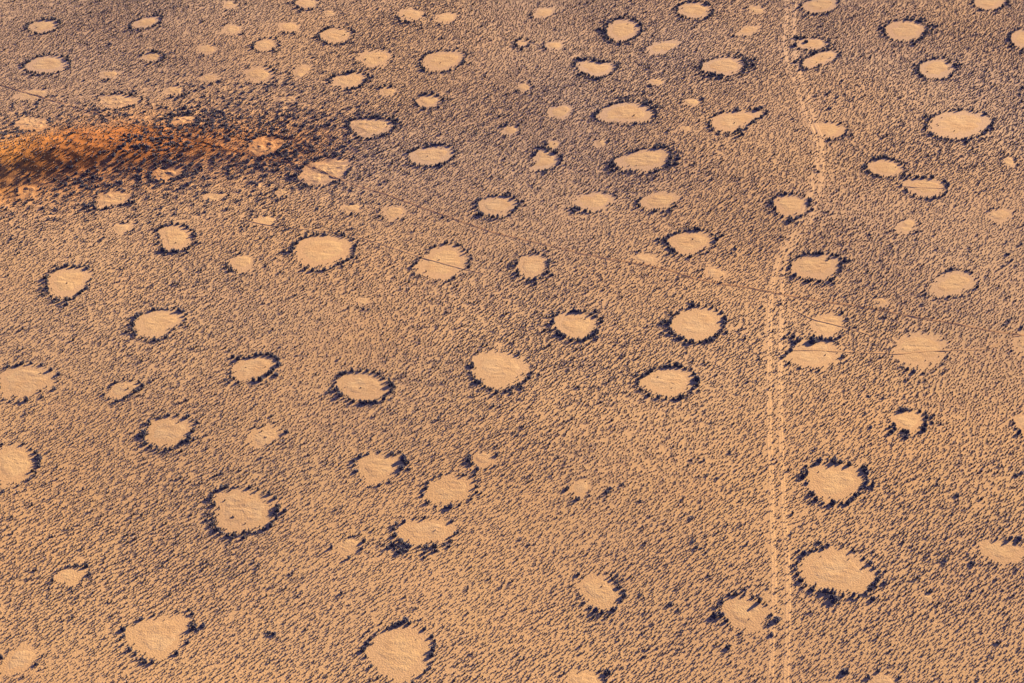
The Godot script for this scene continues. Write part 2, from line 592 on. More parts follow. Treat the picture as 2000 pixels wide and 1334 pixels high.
# ------------------------------------------------------------------ the scene
func _ready() -> void:
	var cam := Camera3D.new()
	cam.name = "camera"
	cam.fov = rad_to_deg(2.0 * atan(667.0 / 3600.0))
	cam.position = Vector3(0, CAM_HEIGHT, 0)
	cam.rotation_degrees = Vector3(-35.5, 0, 0)
	cam.near = 1.0
	cam.far = 12000.0
	add_child(cam)
	cam.current = true

	var sky_mat := ProceduralSkyMaterial.new()
	sky_mat.sky_top_color = Color(0.38, 0.43, 0.84)
	sky_mat.sky_horizon_color = Color(0.78, 0.72, 0.80)
	sky_mat.sky_curve = 0.15
	sky_mat.ground_bottom_color = Color(0.45, 0.34, 0.24)
	sky_mat.ground_horizon_color = Color(0.66, 0.58, 0.55)
	sky_mat.sky_energy_multiplier = 0.57
	var env := Environment.new()
	env.background_mode = Environment.BG_SKY
	env.sky = Sky.new()
	env.sky.sky_material = sky_mat
	env.ambient_light_source = Environment.AMBIENT_SOURCE_SKY
	env.tonemap_mode = Environment.TONE_MAPPER_LINEAR
	env.tonemap_exposure = 3.2
	env.sdfgi_enabled = true
	env.ssao_enabled = true
	env.ssil_enabled = true
	var we := WorldEnvironment.new()
	we.name = "environment"
	we.environment = env
	add_child(we)

	var sun := DirectionalLight3D.new()
	sun.name = "sun"
	sun.light_color = Color(1.0, 0.86, 0.68)
	sun.light_energy = 1.6
	sun.light_angular_distance = 0.5
	sun.shadow_enabled = true
	var elev := deg_to_rad(19.5)
	var flat_dir := Vector2(-1.0, 0.92).normalized()
	sun.look_at_from_position(Vector3.ZERO, Vector3(flat_dir.x * cos(elev), -sin(elev), flat_dir.y * cos(elev)), Vector3.UP)
	add_child(sun)

	fine_noise.seed = 11
	fine_noise.frequency = 0.35
	fine_noise.fractal_octaves = 3
	patch_noise.seed = 23
	patch_noise.frequency = 0.055
	patch_noise.fractal_octaves = 3
	edge_noise.seed = 31
	edge_noise.frequency = 0.6
	edge_noise.fractal_octaves = 3
	mask_w = int(PLAIN_X * 2.0 / CELL) + 1
	mask_h = int((NEAR_Z - FAR_Z) / CELL) + 1
	mask.resize(mask_w * mask_h)
	make_materials()
	for k in 6:
		clump_meshes.append(clump_mesh(100 + k, [3, 4, 2, 3, 1, 2][k], [54, 64, 44, 50, 30, 42][k]))

	build_ground()

	var circles := [
	["small dark-ringed fairy circle nearest the top left corner of the plain", "33333333", [-72.95, -254.47, -72.65, -255.78, -71.47, -256.7, -70.11, -256.75, -69.04, -255.78, -68.86, -254.44, -69.42, -253.37, -70.46, -252.78, -71.88, -253.08]],
	["slanting dark-ringed oval at the top edge, second ringed circle from the left", "33333333", [-57.22, -253.91, -56.95, -255.18, -55.95, -256.21, -54.68, -256.81, -53.67, -256.56, -53.4, -255.47, -54.08, -254.21, -55.5, -253.42, -56.44, -253.24]],
	["small pinkish bare spot in a ragged ring below the slanting top left oval", "33322233", [-51.17, -243.96, -51.74, -244.82, -52.86, -245.2, -53.88, -244.88, -54.18, -244.05, -53.61, -243.2, -52.49, -242.82, -51.48, -243.14]],
	["large ringed circle at the left edge above the orange dune, below the top left ring", "33333332", [-70.62, -241.42, -70.26, -242.82, -69.39, -244.01, -68, -244.57, -66.21, -244.1, -64.89, -242.66, -64.53, -241.25, -65.41, -240.07, -66.59, -239.5, -68.54, -239.94, -69.93, -240.39]],
	["pale bare spot almost without a ring, right of the ragged pinkish spot", "12000010", [-43.37, -246.13, -43.96, -247.15, -45.12, -247.59, -46.18, -247.2, -46.5, -246.2, -45.9, -245.19, -44.75, -244.75, -43.7, -245.13]],
	["small bare spot with clumps only on its right, above the pale ringless spot", "31000011", [-40.55, -252.56, -41.1, -253.71, -42.15, -254.18, -43.07, -253.68, -43.33, -252.52, -42.78, -251.38, -41.74, -250.92, -40.82, -251.4]],
	["faint bare spot cut by the top edge left of the leftmost cut ring", "01000020", [-42.38, -261.21, -42.8, -262.19, -43.58, -262.57, -44.26, -262.12, -44.43, -261.12, -44.01, -260.16, -43.23, -259.78, -42.56, -260.21]],
	["thin faint bare streak right of the large left ring above the dune", "00110030", [-56.46, -238.7, -57.02, -239.47, -58.13, -239.8, -59.12, -239.49, -59.42, -238.73, -58.85, -237.96, -57.75, -237.64, -56.76, -237.94]],
	["faint bare oval at the left edge crossed by the upper end of the dark trail", "02100022", [-70.43, -232.47, -69.62, -233.77, -68.05, -234.11, -66.04, -234.06, -65.33, -233.28, -66.11, -231.78, -67.63, -231.25, -69.45, -231.31]],
	["long bare oval under a thick clump row at the upper edge of the dark belt", "23333123", [-58.23, -231.2, -57.86, -232.18, -56.08, -232.35, -54.24, -232.13, -52.65, -231.32, -52.34, -230.52, -53.71, -229.12, -55.4, -228.52, -56.88, -228.76, -57.82, -230.01]],
	["bare oval at the left edge lying just behind the orange dune crest", "22220123", [-68.39, -223.73, -68.23, -225.74, -67.1, -226.26, -65.51, -225.55, -63.82, -224.31, -63.12, -222.78, -63.89, -220.78, -65.77, -221.27, -67.43, -222.3]],
	["orange bare gap with two round bushes on its left inside the dark grass belt", "22244222", [-46.79, -223.77, -46.37, -225.53, -45.17, -225.81, -43.56, -225.65, -43.55, -224.4, -44.82, -223.51, -46.17, -223.18]],
	["small bare oval with dark clumps below, above the orange gap in the belt", "21110033", [-46.31, -233.6, -46.9, -234.41, -48.12, -234.76, -49.23, -234.44, -49.58, -233.63, -48.98, -232.81, -47.77, -232.46, -46.67, -232.79]],
	["narrow bare spot on the upper fringe of the belt, left of a bigger bare patch", "11110023", [-41.86, -237.2, -42.37, -237.94, -43.42, -238.27, -44.4, -237.99, -44.72, -237.26, -44.2, -236.51, -43.15, -236.19, -42.18, -236.48]],
	["bare patch with a loose ring at the upper right corner of the dark belt", "13221122", [-38.89, -238.21, -37.98, -239.89, -36.71, -240.51, -35.19, -240.07, -34.53, -238.72, -34.84, -236.76, -36.22, -235.99, -37.76, -236.72]],
	["dark ring cut by the top edge left of centre", "23333333", [-33.4, -262.03, -33.1, -262.97, -31.78, -263.71, -30.13, -263.04, -30.01, -261.64, -30.91, -260.69, -32.31, -260.89]],
	["tiny faint bare spot just below the ring cut by the top edge", "01110000", [-26.92, -258.7, -27.26, -259.34, -27.97, -259.59, -28.64, -259.31, -28.87, -258.66, -28.53, -258.02, -27.82, -257.77, -27.15, -258.05]],
	["pale bare oval above left of the tight small ring near the top", "01000030", [-31.93, -253.81, -32.52, -254.9, -33.72, -255.33, -34.84, -254.83, -35.2, -253.7, -34.61, -252.62, -33.41, -252.2, -32.31, -252.7]],
	["tight small dark ring with a shaded right half, upper left of centre", "33333333", [-38.02, -247.13, -37.42, -248.61, -36.37, -249.4, -35.39, -249.09, -34.87, -247.82, -35.12, -246.56, -36.18, -245.91, -37.33, -246.1]],
	["neat dark double-edged ring right of the tight small ring near the top", "33333333", [-28.47, -250.44, -28.22, -251.97, -27.35, -253.09, -25.83, -253.37, -24.23, -252.57, -23.87, -251.52, -24.43, -250.01, -25.68, -248.89, -27.19, -248.81]],
	["bright bare circle with a broken ring below the neat double-edged ring", "22211222", [-22.85, -243.54, -22.23, -245.59, -20.96, -246.27, -19.65, -246.54, -18.31, -246.2, -17.66, -244.6, -18.12, -242.58, -19, -241.75, -20.45, -241.09, -21.61, -241.82]],
	["egg-shaped dark-ringed circle tilted up to the right, top centre", "33333333", [-13.08, -242.67, -12.6, -244.72, -11.32, -245.97, -9.45, -246.39, -7.55, -245.97, -6.96, -245.11, -7.48, -243.02, -8.75, -241.4, -10.39, -240.22, -12.06, -240.45]],
	["bare spot with clumps along its lower left only, near the top edge left of centre", "20101330", [-13.52, -258.85, -14.15, -260.25, -15.56, -260.76, -16.92, -260.07, -17.42, -258.59, -16.78, -257.2, -15.38, -256.7, -14.04, -257.38]],
	["streaky half-grown bare patch right of a brighter spot near the top edge", "12200120", [-11.8, -257.17, -11.17, -258.8, -9.43, -259.63, -8.24, -259.26, -8.59, -257.4, -10.11, -256.16, -11.28, -256.31]],
	["flat ringed oval with a thick lower edge below the bright broken-ringed circle", "33333133", [-25.93, -236.37, -25.4, -237.91, -23.99, -238.76, -22.18, -239.24, -21.03, -238.51, -21.13, -237.15, -21.96, -235.96, -23.37, -235.15, -25.21, -235.45]],
	["slanting bare streak without a closed ring left of the flat ringed oval", "32111200", [-31.44, -237.61, -31.4, -239.13, -30.62, -240.71, -29.15, -240.79, -28.89, -240.02, -29.68, -238.45, -30.67, -237.27]],
	["small reddish bare spot with clumps only above, below right of the flat ringed oval", "11330000", [-16.37, -233.86, -16.76, -234.75, -17.62, -235.11, -18.44, -234.73, -18.73, -233.84, -18.33, -232.97, -17.48, -232.61, -16.67, -232.98]],
	["narrow orange bare strip inside the upper right of the dark belt", "22220000", [-30.11, -231.15, -30.61, -231.71, -31.71, -231.91, -32.77, -231.64, -33.16, -231.05, -32.66, -230.49, -31.56, -230.29, -30.5, -230.56]],
	["small shaggy-ringed circle below the egg-shaped circle", "23332323", [-13.33, -230.89, -12.85, -232.21, -11.78, -232.78, -10.49, -232.18, -10.09, -230.85, -10.77, -229.73, -12.2, -229.56]],
	["large circle with a thick right side to its ring, right end of dark belt", "44333333", [-22.51, -224.36, -21.62, -225.59, -20.4, -225.94, -18.44, -225.74, -16.81, -225.18, -16.4, -224.1, -16.85, -222.51, -18.38, -221.66, -20.08, -221, -21.4, -222.41]],
	["red-orange shaded circle in the right part of the dark belt", "33333133", [-35.64, -217.33, -34.73, -219.61, -32.77, -220.64, -30.96, -219.88, -30.92, -218.07, -32.32, -216.3, -34.28, -215.47]],
	["even dark-ringed oval right of the circle that the trail first crosses", "33333333", [-13.75, -215.98, -13.27, -216.98, -11.75, -217.64, -10.05, -218.48, -8.47, -217.95, -7.75, -216.58, -8.23, -215.24, -9.73, -214.1, -11.26, -213.79, -13.17, -214.48]],
	["large circle cut by the dark trail at the right foot of the dune belt", "22332432", [-27.95, -211.2, -27.35, -213.56, -25.43, -215.04, -23.19, -215.42, -21.46, -214.2, -21.74, -212.37, -22.82, -210.43, -24.54, -209.26, -26.11, -208.72, -27.4, -209.63]],
	["small bare spot under a bank of clumps at upper centre", "22230011", [0.88, -222.54, 0.57, -223.36, -0.18, -223.73, -0.92, -223.41, -1.23, -222.61, -0.92, -221.79, -0.17, -221.43, 0.57, -221.74]],
	["pale nearly ringless spot near the top edge right of centre", "11002310", [3.15, -260.28, 3.76, -261.45, 5.35, -262.14, 6.72, -261.63, 6.5, -260.23, 5.3, -258.86, 3.72, -258.64]],
	["round circle with an extra thick double ring on its left, near the top edge", "33344443", [14.4, -253.93, 14.96, -255.71, 16, -257.25, 17.57, -257.41, 19.05, -256, 19.31, -253.77, 18.24, -251.82, 16.84, -250.53, 15.3, -250.35, 14.61, -252.13]],
	["dark ring touching the top edge right of the thick double-ringed circle", "33333333", [25.62, -260.81, 26.32, -262.18, 27.77, -263.08, 29.54, -262.82, 30.6, -261.43, 30.23, -259.38, 28.94, -258.03, 26.98, -258.05, 25.7, -259.21]],
	["shaded bare spot at the top edge left of the wheel track", "13311100", [38.97, -260.35, 38.69, -261.47, 37.76, -261.97, 36.74, -261.54, 36.22, -260.43, 36.51, -259.31, 37.43, -258.82, 38.44, -259.25]],
	["long pale leaf-shaped patch with a thin ring below the thick double-ringed circle", "22113211", [19.78, -247, 20.72, -248.48, 22.31, -249.52, 24.06, -249.91, 25.36, -249.43, 24.67, -247.93, 23.01, -245.83, 21.09, -245.24, 20.39, -246.12]],
	["small bare oval with clumps below it, right of a tiny ring", "12112331", [7.8, -248.51, 7.4, -249.39, 6.39, -249.76, 5.38, -249.39, 4.94, -248.5, 5.35, -247.62, 6.35, -247.26, 7.36, -247.63]],
	["tiniest closed ring of all, at upper centre", "33333333", [2.29, -249.41, 2.07, -249.97, 1.53, -250.21, 0.99, -249.97, 0.76, -249.4, 0.98, -248.84, 1.52, -248.6, 2.06, -248.84]],
	["faint slanting streak left of the wheel track near the top", "11100220", [33.58, -251.65, 34.55, -253.67, 35.85, -255, 37.54, -254.52, 37.2, -253.17, 35.54, -252.07]],
	["heart-shaped ring dented at the top, upper right of centre", "33333433", [9.31, -241.61, 10.1, -243.12, 11.6, -243.14, 12.69, -242.29, 14.01, -242.73, 15.08, -241.66, 14.85, -240.6, 13.67, -239.11, 12.35, -238.26, 11.08, -238.88, 10.01, -240.13]],
	["bright circle in a thick blue-black ring right of the heart-shaped ring", "44333443", [27.68, -240.94, 28.57, -242.6, 29.96, -243.62, 31.87, -243.98, 33.44, -242.86, 33.73, -241.16, 32.91, -239.5, 31.34, -238.5, 29.52, -238.76, 28.1, -239.44]],
	["small half-ringed spot below the tiniest ring", "22200220", [2.73, -234.69, 2.43, -235.52, 1.69, -235.88, 0.95, -235.56, 0.64, -234.74, 0.94, -233.91, 1.68, -233.56, 2.42, -233.88]],
	["small pale spot below the long leaf-shaped patch", "21000200", [21.97, -236.28, 21.65, -237.03, 20.76, -237.36, 19.84, -237.07, 19.41, -236.33, 19.74, -235.59, 20.63, -235.26, 21.55, -235.55]],
	["widest ring of the upper centre, its upper edge bulging in with clumps", "34433333", [11.86, -225.6, 12.47, -227.46, 13.95, -228.74, 15.6, -229.66, 17.03, -229.61, 18.75, -228.38, 19.72, -226.79, 19.43, -225.07, 18.31, -223.97, 16.19, -223.87, 14.09, -224.17, 12.35, -224.46]],
	["reddish bare patch open at the bottom, left of the widest upper ring", "21310000", [4.97, -226.37, 5.18, -228.19, 6.27, -229.07, 7.71, -229.38, 8.58, -228.4, 7.99, -226.57, 6.9, -225.35, 5.67, -225.78]],
	["long pointed ring like a leaf left of the wheel track bend", "33233343", [27.42, -223.57, 27.89, -224.89, 29.26, -226.24, 31.08, -226.66, 33.08, -227.1, 35.02, -226.97, 34.72, -225.85, 33.14, -224.32, 31.2, -222.6, 29.67, -221.28, 28.3, -221.59, 27.59, -222.48]],
	["faint bare spot with one pale tuft between the widest ring and the leaf ring", "20011000", [26.35, -229.67, 26.07, -230.37, 25.27, -230.67, 24.42, -230.38, 24.02, -229.68, 24.31, -228.98, 25.11, -228.69, 25.95, -228.98]],
	["notched ring bitten into by clumps on its left, centre of the upper half", "33334133", [3.34, -215.18, 3.61, -216.72, 4.48, -217.01, 5.66, -215.9, 6.32, -214.32, 5.78, -212.99, 4.24, -212.06, 2.2, -212.17, 3.24, -213.48]],
	["small horn-shaped patch joined to the top of the notched ring", "32123222", [6.4, -218.19, 6.16, -219, 5.56, -219.38, 4.94, -219.09, 4.67, -218.3, 4.91, -217.49, 5.51, -217.12, 6.13, -217.41]],
	["large circle in a wide ragged ring right of the notched ring", "44333333", [13.6, -213.21, 14.86, -214.64, 16.26, -215.41, 18.02, -216.18, 19.91, -216.29, 21.04, -215.26, 20.76, -213.61, 19.98, -212, 17.72, -211.1, 15.2, -211.18, 14.05, -211.88]],
	["faint pale spot without a ring left of the long leaf ring", "00000010", [24.47, -221.78, 24.27, -222.23, 23.73, -222.41, 23.16, -222.22, 22.89, -221.77, 23.09, -221.32, 23.63, -221.14, 24.2, -221.33]],
	["faint reddish spot below the widest upper ring", "21110000", [12.79, -218.16, 12.56, -218.79, 11.96, -219.09, 11.34, -218.88, 11.07, -218.28, 11.3, -217.65, 11.89, -217.36, 12.51, -217.57]],
	["ring cut by the top edge just right of the wheel track", "33333333", [44.8, -261.43, 45.56, -262.72, 47.27, -263.74, 50.03, -263.6, 50.23, -262.26, 49.4, -260.54, 47.47, -259.32, 45.52, -259.4]],
	["ring cut by the top edge near the top right corner", "33333333", [71.54, -262.78, 72.41, -264.13, 74.11, -264.64, 76.32, -264.7, 76.63, -263.39, 75.31, -261.83, 73.33, -260.9, 71.87, -261.49]],
	["big bright circle in a thick dark ring, top right", "44333333", [56.3, -253.33, 56.89, -254.56, 58.26, -255.82, 60.28, -256.28, 61.74, -255.71, 62.46, -254.3, 61.71, -252.24, 60.07, -250.59, 58.27, -250.15, 56.71, -251.12]],
	["flat dark ring with clumps in its middle, beside the upper wheel track", "33343333", [42.33, -248.07, 42.93, -249.81, 44.52, -250.26, 46.21, -250.08, 47.02, -249.03, 46.24, -247.53, 44.44, -246.84, 42.79, -247.21]],
	["slanting oval sharing its upper ring with the flat ring beside the track", "33244322", [42.56, -242.54, 43.88, -244.07, 45.82, -245.84, 47.4, -246.33, 48.01, -245.32, 47.21, -243.62, 45.14, -242.26, 43.44, -240.72, 42.53, -240.88]],
	["dark ring cut by the right edge near the top", "33333433", [74.79, -251.29, 75.74, -252.99, 77.04, -253.64, 78.92, -253.43, 78.92, -250.89, 77.67, -248.8, 75.81, -248.16, 74.81, -248.78]],
	["round eye-like circle with pointed right end below the big top right circle", "33333333", [59.48, -241.84, 60.26, -243.04, 61.98, -244.26, 63.45, -244.08, 64.34, -241.9, 63.66, -240.31, 61.87, -238.71, 60.02, -238.67, 59.3, -239.84]],
	["bare oval that the wheel track runs into at its bend", "22211133", [41.01, -222.43, 41.73, -223.89, 43.17, -224.12, 44.71, -223.79, 45.79, -222.72, 45.02, -221.08, 43.47, -219.97, 42.15, -220.48, 41.22, -221.35]],
	["largest ring on the upper right, shaded along its upper right side", "33333333", [57.39, -223.65, 58.37, -225.98, 60.07, -227.42, 62.58, -228.33, 64.68, -228.06, 66.07, -226.99, 66.16, -224.93, 64.86, -222.99, 62.94, -221.39, 60.09, -220.3, 58.11, -220.92, 57.29, -222.16]],
	["upper left one of a pair of rings right of the wheel track", "33333333", [47.06, -211.82, 47.82, -213.18, 48.95, -213.88, 50.46, -213.91, 51.6, -212.6, 51.63, -211.15, 50.52, -210.21, 49.14, -210.04, 47.73, -210.52]],
	["scruffy spot of dark clumps at the right edge below the largest upper right ring", "22220011", [67.08, -214.02, 67.04, -214.95, 66.51, -215.32, 65.81, -214.9, 65.35, -213.95, 65.4, -213.04, 65.92, -212.67, 66.61, -213.08]],
	["small circle at the left edge just below the dark dune flank", "22231333", [-63.71, -205.36, -63.38, -206.24, -62.29, -206.5, -61.2, -205.9, -61.14, -204.78, -62.28, -203.94, -62.99, -204.19]],
	["bare circle with thick blue clumps on its left, below the dark belt", "22131434", [-53.54, -205.06, -52.59, -205.73, -50.95, -205.8, -49.39, -205.38, -49.5, -204.1, -50.48, -203.11, -51.7, -202.59, -52.81, -202.39]],
	["small half-shaded spot under clumps at the lower right fringe of the belt", "12320020", [-39.72, -204.86, -39.48, -205.53, -38.21, -205.9, -37.03, -205.77, -37.25, -204.94, -38.32, -204.25, -39.33, -204.39]],
	["small circle lined with dark clumps on the lower edge of the dark belt", "32222333", [-47.43, -210.64, -46.56, -211.68, -45.08, -212.14, -43.34, -211.75, -43.52, -210.59, -44.74, -209.66, -45.81, -209.23, -46.76, -209.79]],
	["small pale wedge of sand up left of the horseshoe ring", "32100001", [-50.25, -197.16, -49.59, -197.96, -48.3, -197.99, -47.96, -196.92, -48.73, -195.82, -49.74, -196.1]],
	["horseshoe-like ring with a clump biting into its left side, left of centre", "33333333", [-44.16, -196.23, -43.7, -197.46, -42.47, -197.79, -41.09, -197.2, -40.05, -195.54, -39.86, -194.19, -40.62, -192.84, -41.66, -192.37, -42.94, -192.49, -43.19, -194.12, -43.83, -195.17]],
	["pale bare spot with a thin ring left of the big mid-left ring", "21022320", [-34.62, -189.2, -34.17, -190.65, -32.83, -191.27, -31.83, -190.85, -31.81, -189.25, -32.11, -187.81, -33.39, -188.08]],
	["loose ragged circle half filled with tufts near the left edge", "23333433", [-55.16, -183.46, -55.65, -185.11, -55.32, -186.53, -54.11, -187.43, -52.26, -187.5, -50.87, -186.69, -50.86, -184.99, -51.46, -183.29, -52.36, -181.63, -53.54, -181.46, -54.58, -182.11]],
	["smooth bright circle with a shaded upper edge on the left half at mid height", "33323333", [-43.87, -176.16, -43.63, -177.46, -42.59, -178.41, -41.03, -178.99, -39.34, -178.78, -38.46, -177.87, -38.56, -176.55, -39.6, -175.49, -40.57, -174.06, -41.69, -173.66, -42.99, -174.39]],
	["thin pale streak above left of the big mid-left ring", "02220001", [-32.4, -198.6, -32.35, -199.86, -31.3, -200.41, -29.84, -200.09, -29.82, -198.7, -30.72, -198.04, -31.7, -198.13]],
	["faint bare spot with clumps below it, just under the dark trail", "11100330", [-19.25, -202.88, -19.68, -203.54, -20.63, -203.82, -21.54, -203.53, -21.88, -202.86, -21.44, -202.19, -20.5, -201.93, -19.59, -202.21]],
	["small pale triangle of sand just below the dark trail", "21102322", [-16.65, -202.07, -16.29, -202.85, -14.98, -203.13, -13.73, -202.77, -13.6, -201.67, -14.19, -200.43, -15.14, -199.83, -16.17, -200.8]],
	["closed dark ring just above the dark trail at centre", "33333333", [-4.27, -202.91, -3.8, -204, -2.65, -204.74, -1.16, -204.99, 0.17, -204.11, 0.66, -202.65, -0.16, -201.42, -1.63, -200.39, -3.27, -200.95, -4.1, -201.94]],
	["big thick-ringed circle left of centre at mid height", "33333233", [-26.92, -192.9, -26.48, -194.13, -25.32, -195.4, -23.76, -195.9, -21.82, -195.79, -20.15, -194.87, -19.7, -193.01, -20.04, -191.16, -21.37, -189.93, -22.69, -188.88, -24.54, -188.58, -25.92, -189.92, -26.53, -191.4]],
	["big pale circle with a thin straight line across its sand, at centre", "33323222", [-11.72, -188.59, -10.86, -190.39, -9.67, -192.48, -8.27, -193.34, -6.67, -192.97, -5.68, -191.43, -5.33, -189.64, -5.92, -187.89, -7.13, -186.44, -8.34, -185.29, -9.76, -186.18, -11.35, -187.08]],
	["faint bare spot above a small dark tuft group, below the big mid-left ring", "00000030", [-16.84, -180.65, -17.1, -181.21, -17.65, -181.45, -18.17, -181.23, -18.36, -180.68, -18.1, -180.13, -17.55, -179.89, -17.03, -180.11]],
	["small orange spot below the circle that the trail first crosses", "00130330", [-29.33, -206.69, -29.59, -207.38, -30.09, -207.66, -30.53, -207.36, -30.65, -206.65, -30.39, -205.96, -29.89, -205.69, -29.45, -205.99]],
	["left one of two side by side pale ovals with hardly any ring", "12100330", [7.81, -203.23, 8.26, -204.64, 9.61, -205.41, 11.6, -205.53, 13.05, -204.57, 13, -203.33, 12.13, -202.25, 11.28, -201.48, 9.65, -201.49, 8.52, -202.28]],
	["right one of two side by side pale ovals, clumps along its lower edge", "20122333", [16.42, -202.84, 17.16, -204.21, 18.38, -205.27, 20.05, -205.55, 21.65, -204.76, 21.57, -203.69, 20.34, -202.5, 18.82, -201.76, 17.19, -201.92]],
	["spiky-ringed circle above the dark trail right of centre", "33333332", [19.52, -194.14, 20.49, -195.47, 21.98, -196.06, 23.75, -196.19, 25.09, -195, 24.97, -193.55, 23.73, -192.1, 22.09, -191.36, 20.54, -191.79, 19.84, -192.96]],
	["circle with a broad double ring of clumps on its left, below the trail at centre", "33334333", [0.7, -188.36, 1.1, -189.79, 1.89, -190.78, 3.15, -190.76, 4.24, -189.74, 4.05, -188.03, 3.41, -186.76, 2.32, -185.92, 1.4, -186.64]],
	["pale patch lying right on the dark trail right of centre", "31100000", [14.71, -190.58, 15.61, -191.18, 17.18, -191.04, 17.9, -190.02, 17.36, -188.86, 15.96, -189.14, 15.06, -189.71]],
	["small pale spot touching the upper side of the dark trail", "11111110", [23.48, -187.36, 24, -187.94, 25.55, -187.83, 26.23, -186.72, 25.67, -185.73, 24.26, -185.55, 23.54, -186.23]],
	["circle with a dark straight row of clumps along its top, centre of the picture", "23333333", [4.92, -175.85, 5.4, -177.46, 6.46, -178.13, 8.1, -177.85, 9.87, -176.89, 10.13, -175.82, 9.48, -174.5, 8.26, -173.31, 6.78, -173.31, 5.63, -174.5]],
	["large round closed ring with finely lined sand right of centre", "33323333", [18.62, -175.89, 19.51, -177.75, 20.64, -178.85, 22.34, -179.31, 23.95, -178.72, 24.71, -177.17, 24.07, -175.06, 22.76, -173.71, 21.07, -172.88, 19.64, -173.59, 18.7, -174.85]],
	["closed ring touched by the left wheel rut at mid height", "33333333", [33.46, -202.6, 34.1, -203.83, 35.32, -204.46, 36.96, -204.32, 37.97, -203.24, 37.61, -201.7, 36.44, -200.18, 35.08, -199.73, 34.07, -200.78, 33.72, -201.99]],
	["lower right one of a pair of rings right of the wheel track", "33332333", [50.95, -207.3, 51.76, -208.6, 53.2, -209.13, 55.03, -209.02, 56.4, -208.26, 56.49, -206.99, 55.58, -205.71, 54.33, -205.21, 52.69, -205.32, 51.51, -206.22]],
	["small upright pale oval below the pair of rings on the right", "22101111", [48.46, -197, 49.2, -198.5, 50.34, -199.44, 51.13, -198.87, 50.84, -197.67, 49.96, -196.32, 48.8, -196.14]],
	["pale ringless oval near the right edge beside the pair of rings", "20220200", [60.28, -200.34, 61.16, -201.4, 62.75, -201.99, 63.92, -201.34, 63.65, -200.11, 62.25, -198.93, 60.9, -199.41]],
	["bright ring right beside the wheel track, above where the dark trail crosses", "33333333", [34.19, -188.29, 34.63, -189.38, 35.71, -190.49, 37.36, -191.06, 39.36, -190.69, 40.18, -189.75, 39.64, -188.12, 38.67, -186.76, 37.04, -186.2, 35.36, -186.43, 34.21, -187.21]],
	["pale loose-ringed circle near the right edge above the dark trail", "22221222", [49.99, -183.69, 51.16, -185.44, 52.86, -187.08, 54.52, -187.62, 55.75, -186.76, 56.09, -185.37, 54.71, -183.88, 52.84, -182.96, 51.04, -182.33]],
	["tiny faint spot just above the dark trail right of the wheel track", "01100000", [44.61, -181.25, 44.47, -181.81, 43.94, -182.04, 43.33, -181.81, 43.01, -181.26, 43.16, -180.7, 43.69, -180.47, 44.29, -180.69]],
	["upper one of two touching pale patches right of the wheel track", "22100133", [34.68, -176.4, 35.61, -177.73, 36.95, -178.69, 38.33, -178.86, 39.05, -177.57, 38.52, -176, 37.27, -174.55, 35.6, -174.36, 35.14, -175.38]],
	["lower one of two touching pale patches, crossed by a thin sideways trail", "21143222", [31.34, -169.91, 32.07, -171.08, 32.82, -172.39, 34.26, -173.22, 36.63, -173.18, 37.17, -171.79, 37.31, -170.26, 36.59, -168.84, 35.19, -168.17, 33.29, -168.11, 31.93, -168.81]],
	["largest pale patch without a ring, a brown smudge in its middle, right side", "11110121", [43.43, -171.74, 44.04, -173.27, 45.67, -174.49, 47.76, -175.22, 49.39, -174.42, 50.16, -172.89, 49.82, -171.09, 48.43, -169.32, 46.62, -167.98, 44.78, -168.42, 43.7, -170.22]],
	["pale patch cut by the right edge where the dark trail leaves the picture", "00000110", [57.69, -172.85, 58.63, -174.43, 59.97, -175.12, 61.45, -174.59, 61.05, -172.09, 58.96, -170.65, 57.73, -171.16]],
	["bright circle cut by the left edge at mid height, open clumpy ring", "22221332", [-56.82, -164.64, -57.79, -165.77, -56.77, -167.04, -55.39, -167.98, -54.07, -167.88, -52.51, -167.31, -51.11, -166.05, -51.27, -164.68, -52.16, -163.44, -53.53, -162.54, -55.35, -162.41, -56.67, -163.29]],
	["small orange spot among scattered clumps right of the circle on the left edge", "32222332", [-44.83, -163.01, -44.46, -164.15, -43.43, -164.83, -41.69, -164.68, -41.41, -163.86, -42.56, -163.07, -43.57, -162.29]],
	["medium circle with a solitary clump shadow on its right, lower left", "23223333", [-39.1, -155.66, -39.07, -157.19, -38.23, -158.05, -37.04, -158.45, -35.43, -157.96, -34.47, -157.04, -34.7, -155.73, -35.37, -154.67, -36.33, -153.74, -37.9, -154.11, -38.93, -154.57]],
	["half circle cut by the left edge below mid height with clumps on its right", "33220022", [-54.85, -150.84, -54.89, -153.42, -53.92, -153.96, -52.76, -154.29, -51.62, -153.42, -50.66, -152.12, -50.3, -150.41, -50.66, -148.93, -51.77, -147.89, -52.98, -147.36]],
	["biggest clean circle of the lower left, thick clumps below and scattered dots on its sand", "32232333", [-30.72, -144.92, -29.95, -146.16, -28.87, -146.4, -27.75, -146.37, -26.49, -145.9, -25.42, -145.44, -24.78, -144.71, -24.3, -143.57, -24.35, -142.32, -24.61, -141.36, -25.25, -140.57, -25.93, -140.19, -26.84, -140.23, -28.1, -140.15, -29.21, -140.33, -29.7, -141.3, -30.04, -142.54, -30.11, -143.79]],
	["slanting oval with long shadows across its sand, left of centre below mid height", "33331323", [-31.43, -167.25, -30.85, -168.47, -29.63, -169.19, -28.23, -169.65, -27.01, -169.12, -26.73, -167.87, -27.47, -166.67, -28.54, -165.96, -30.19, -165.39, -31.02, -166.26]],
	["pale nearly ringless oval above the biggest lower left circle", "21110010", [-28.17, -154.73, -27.93, -155.6, -27.03, -156.24, -25.7, -156.66, -24.94, -155.99, -24.71, -155.11, -25.31, -154.25, -26.3, -153.29, -27.38, -153.2]],
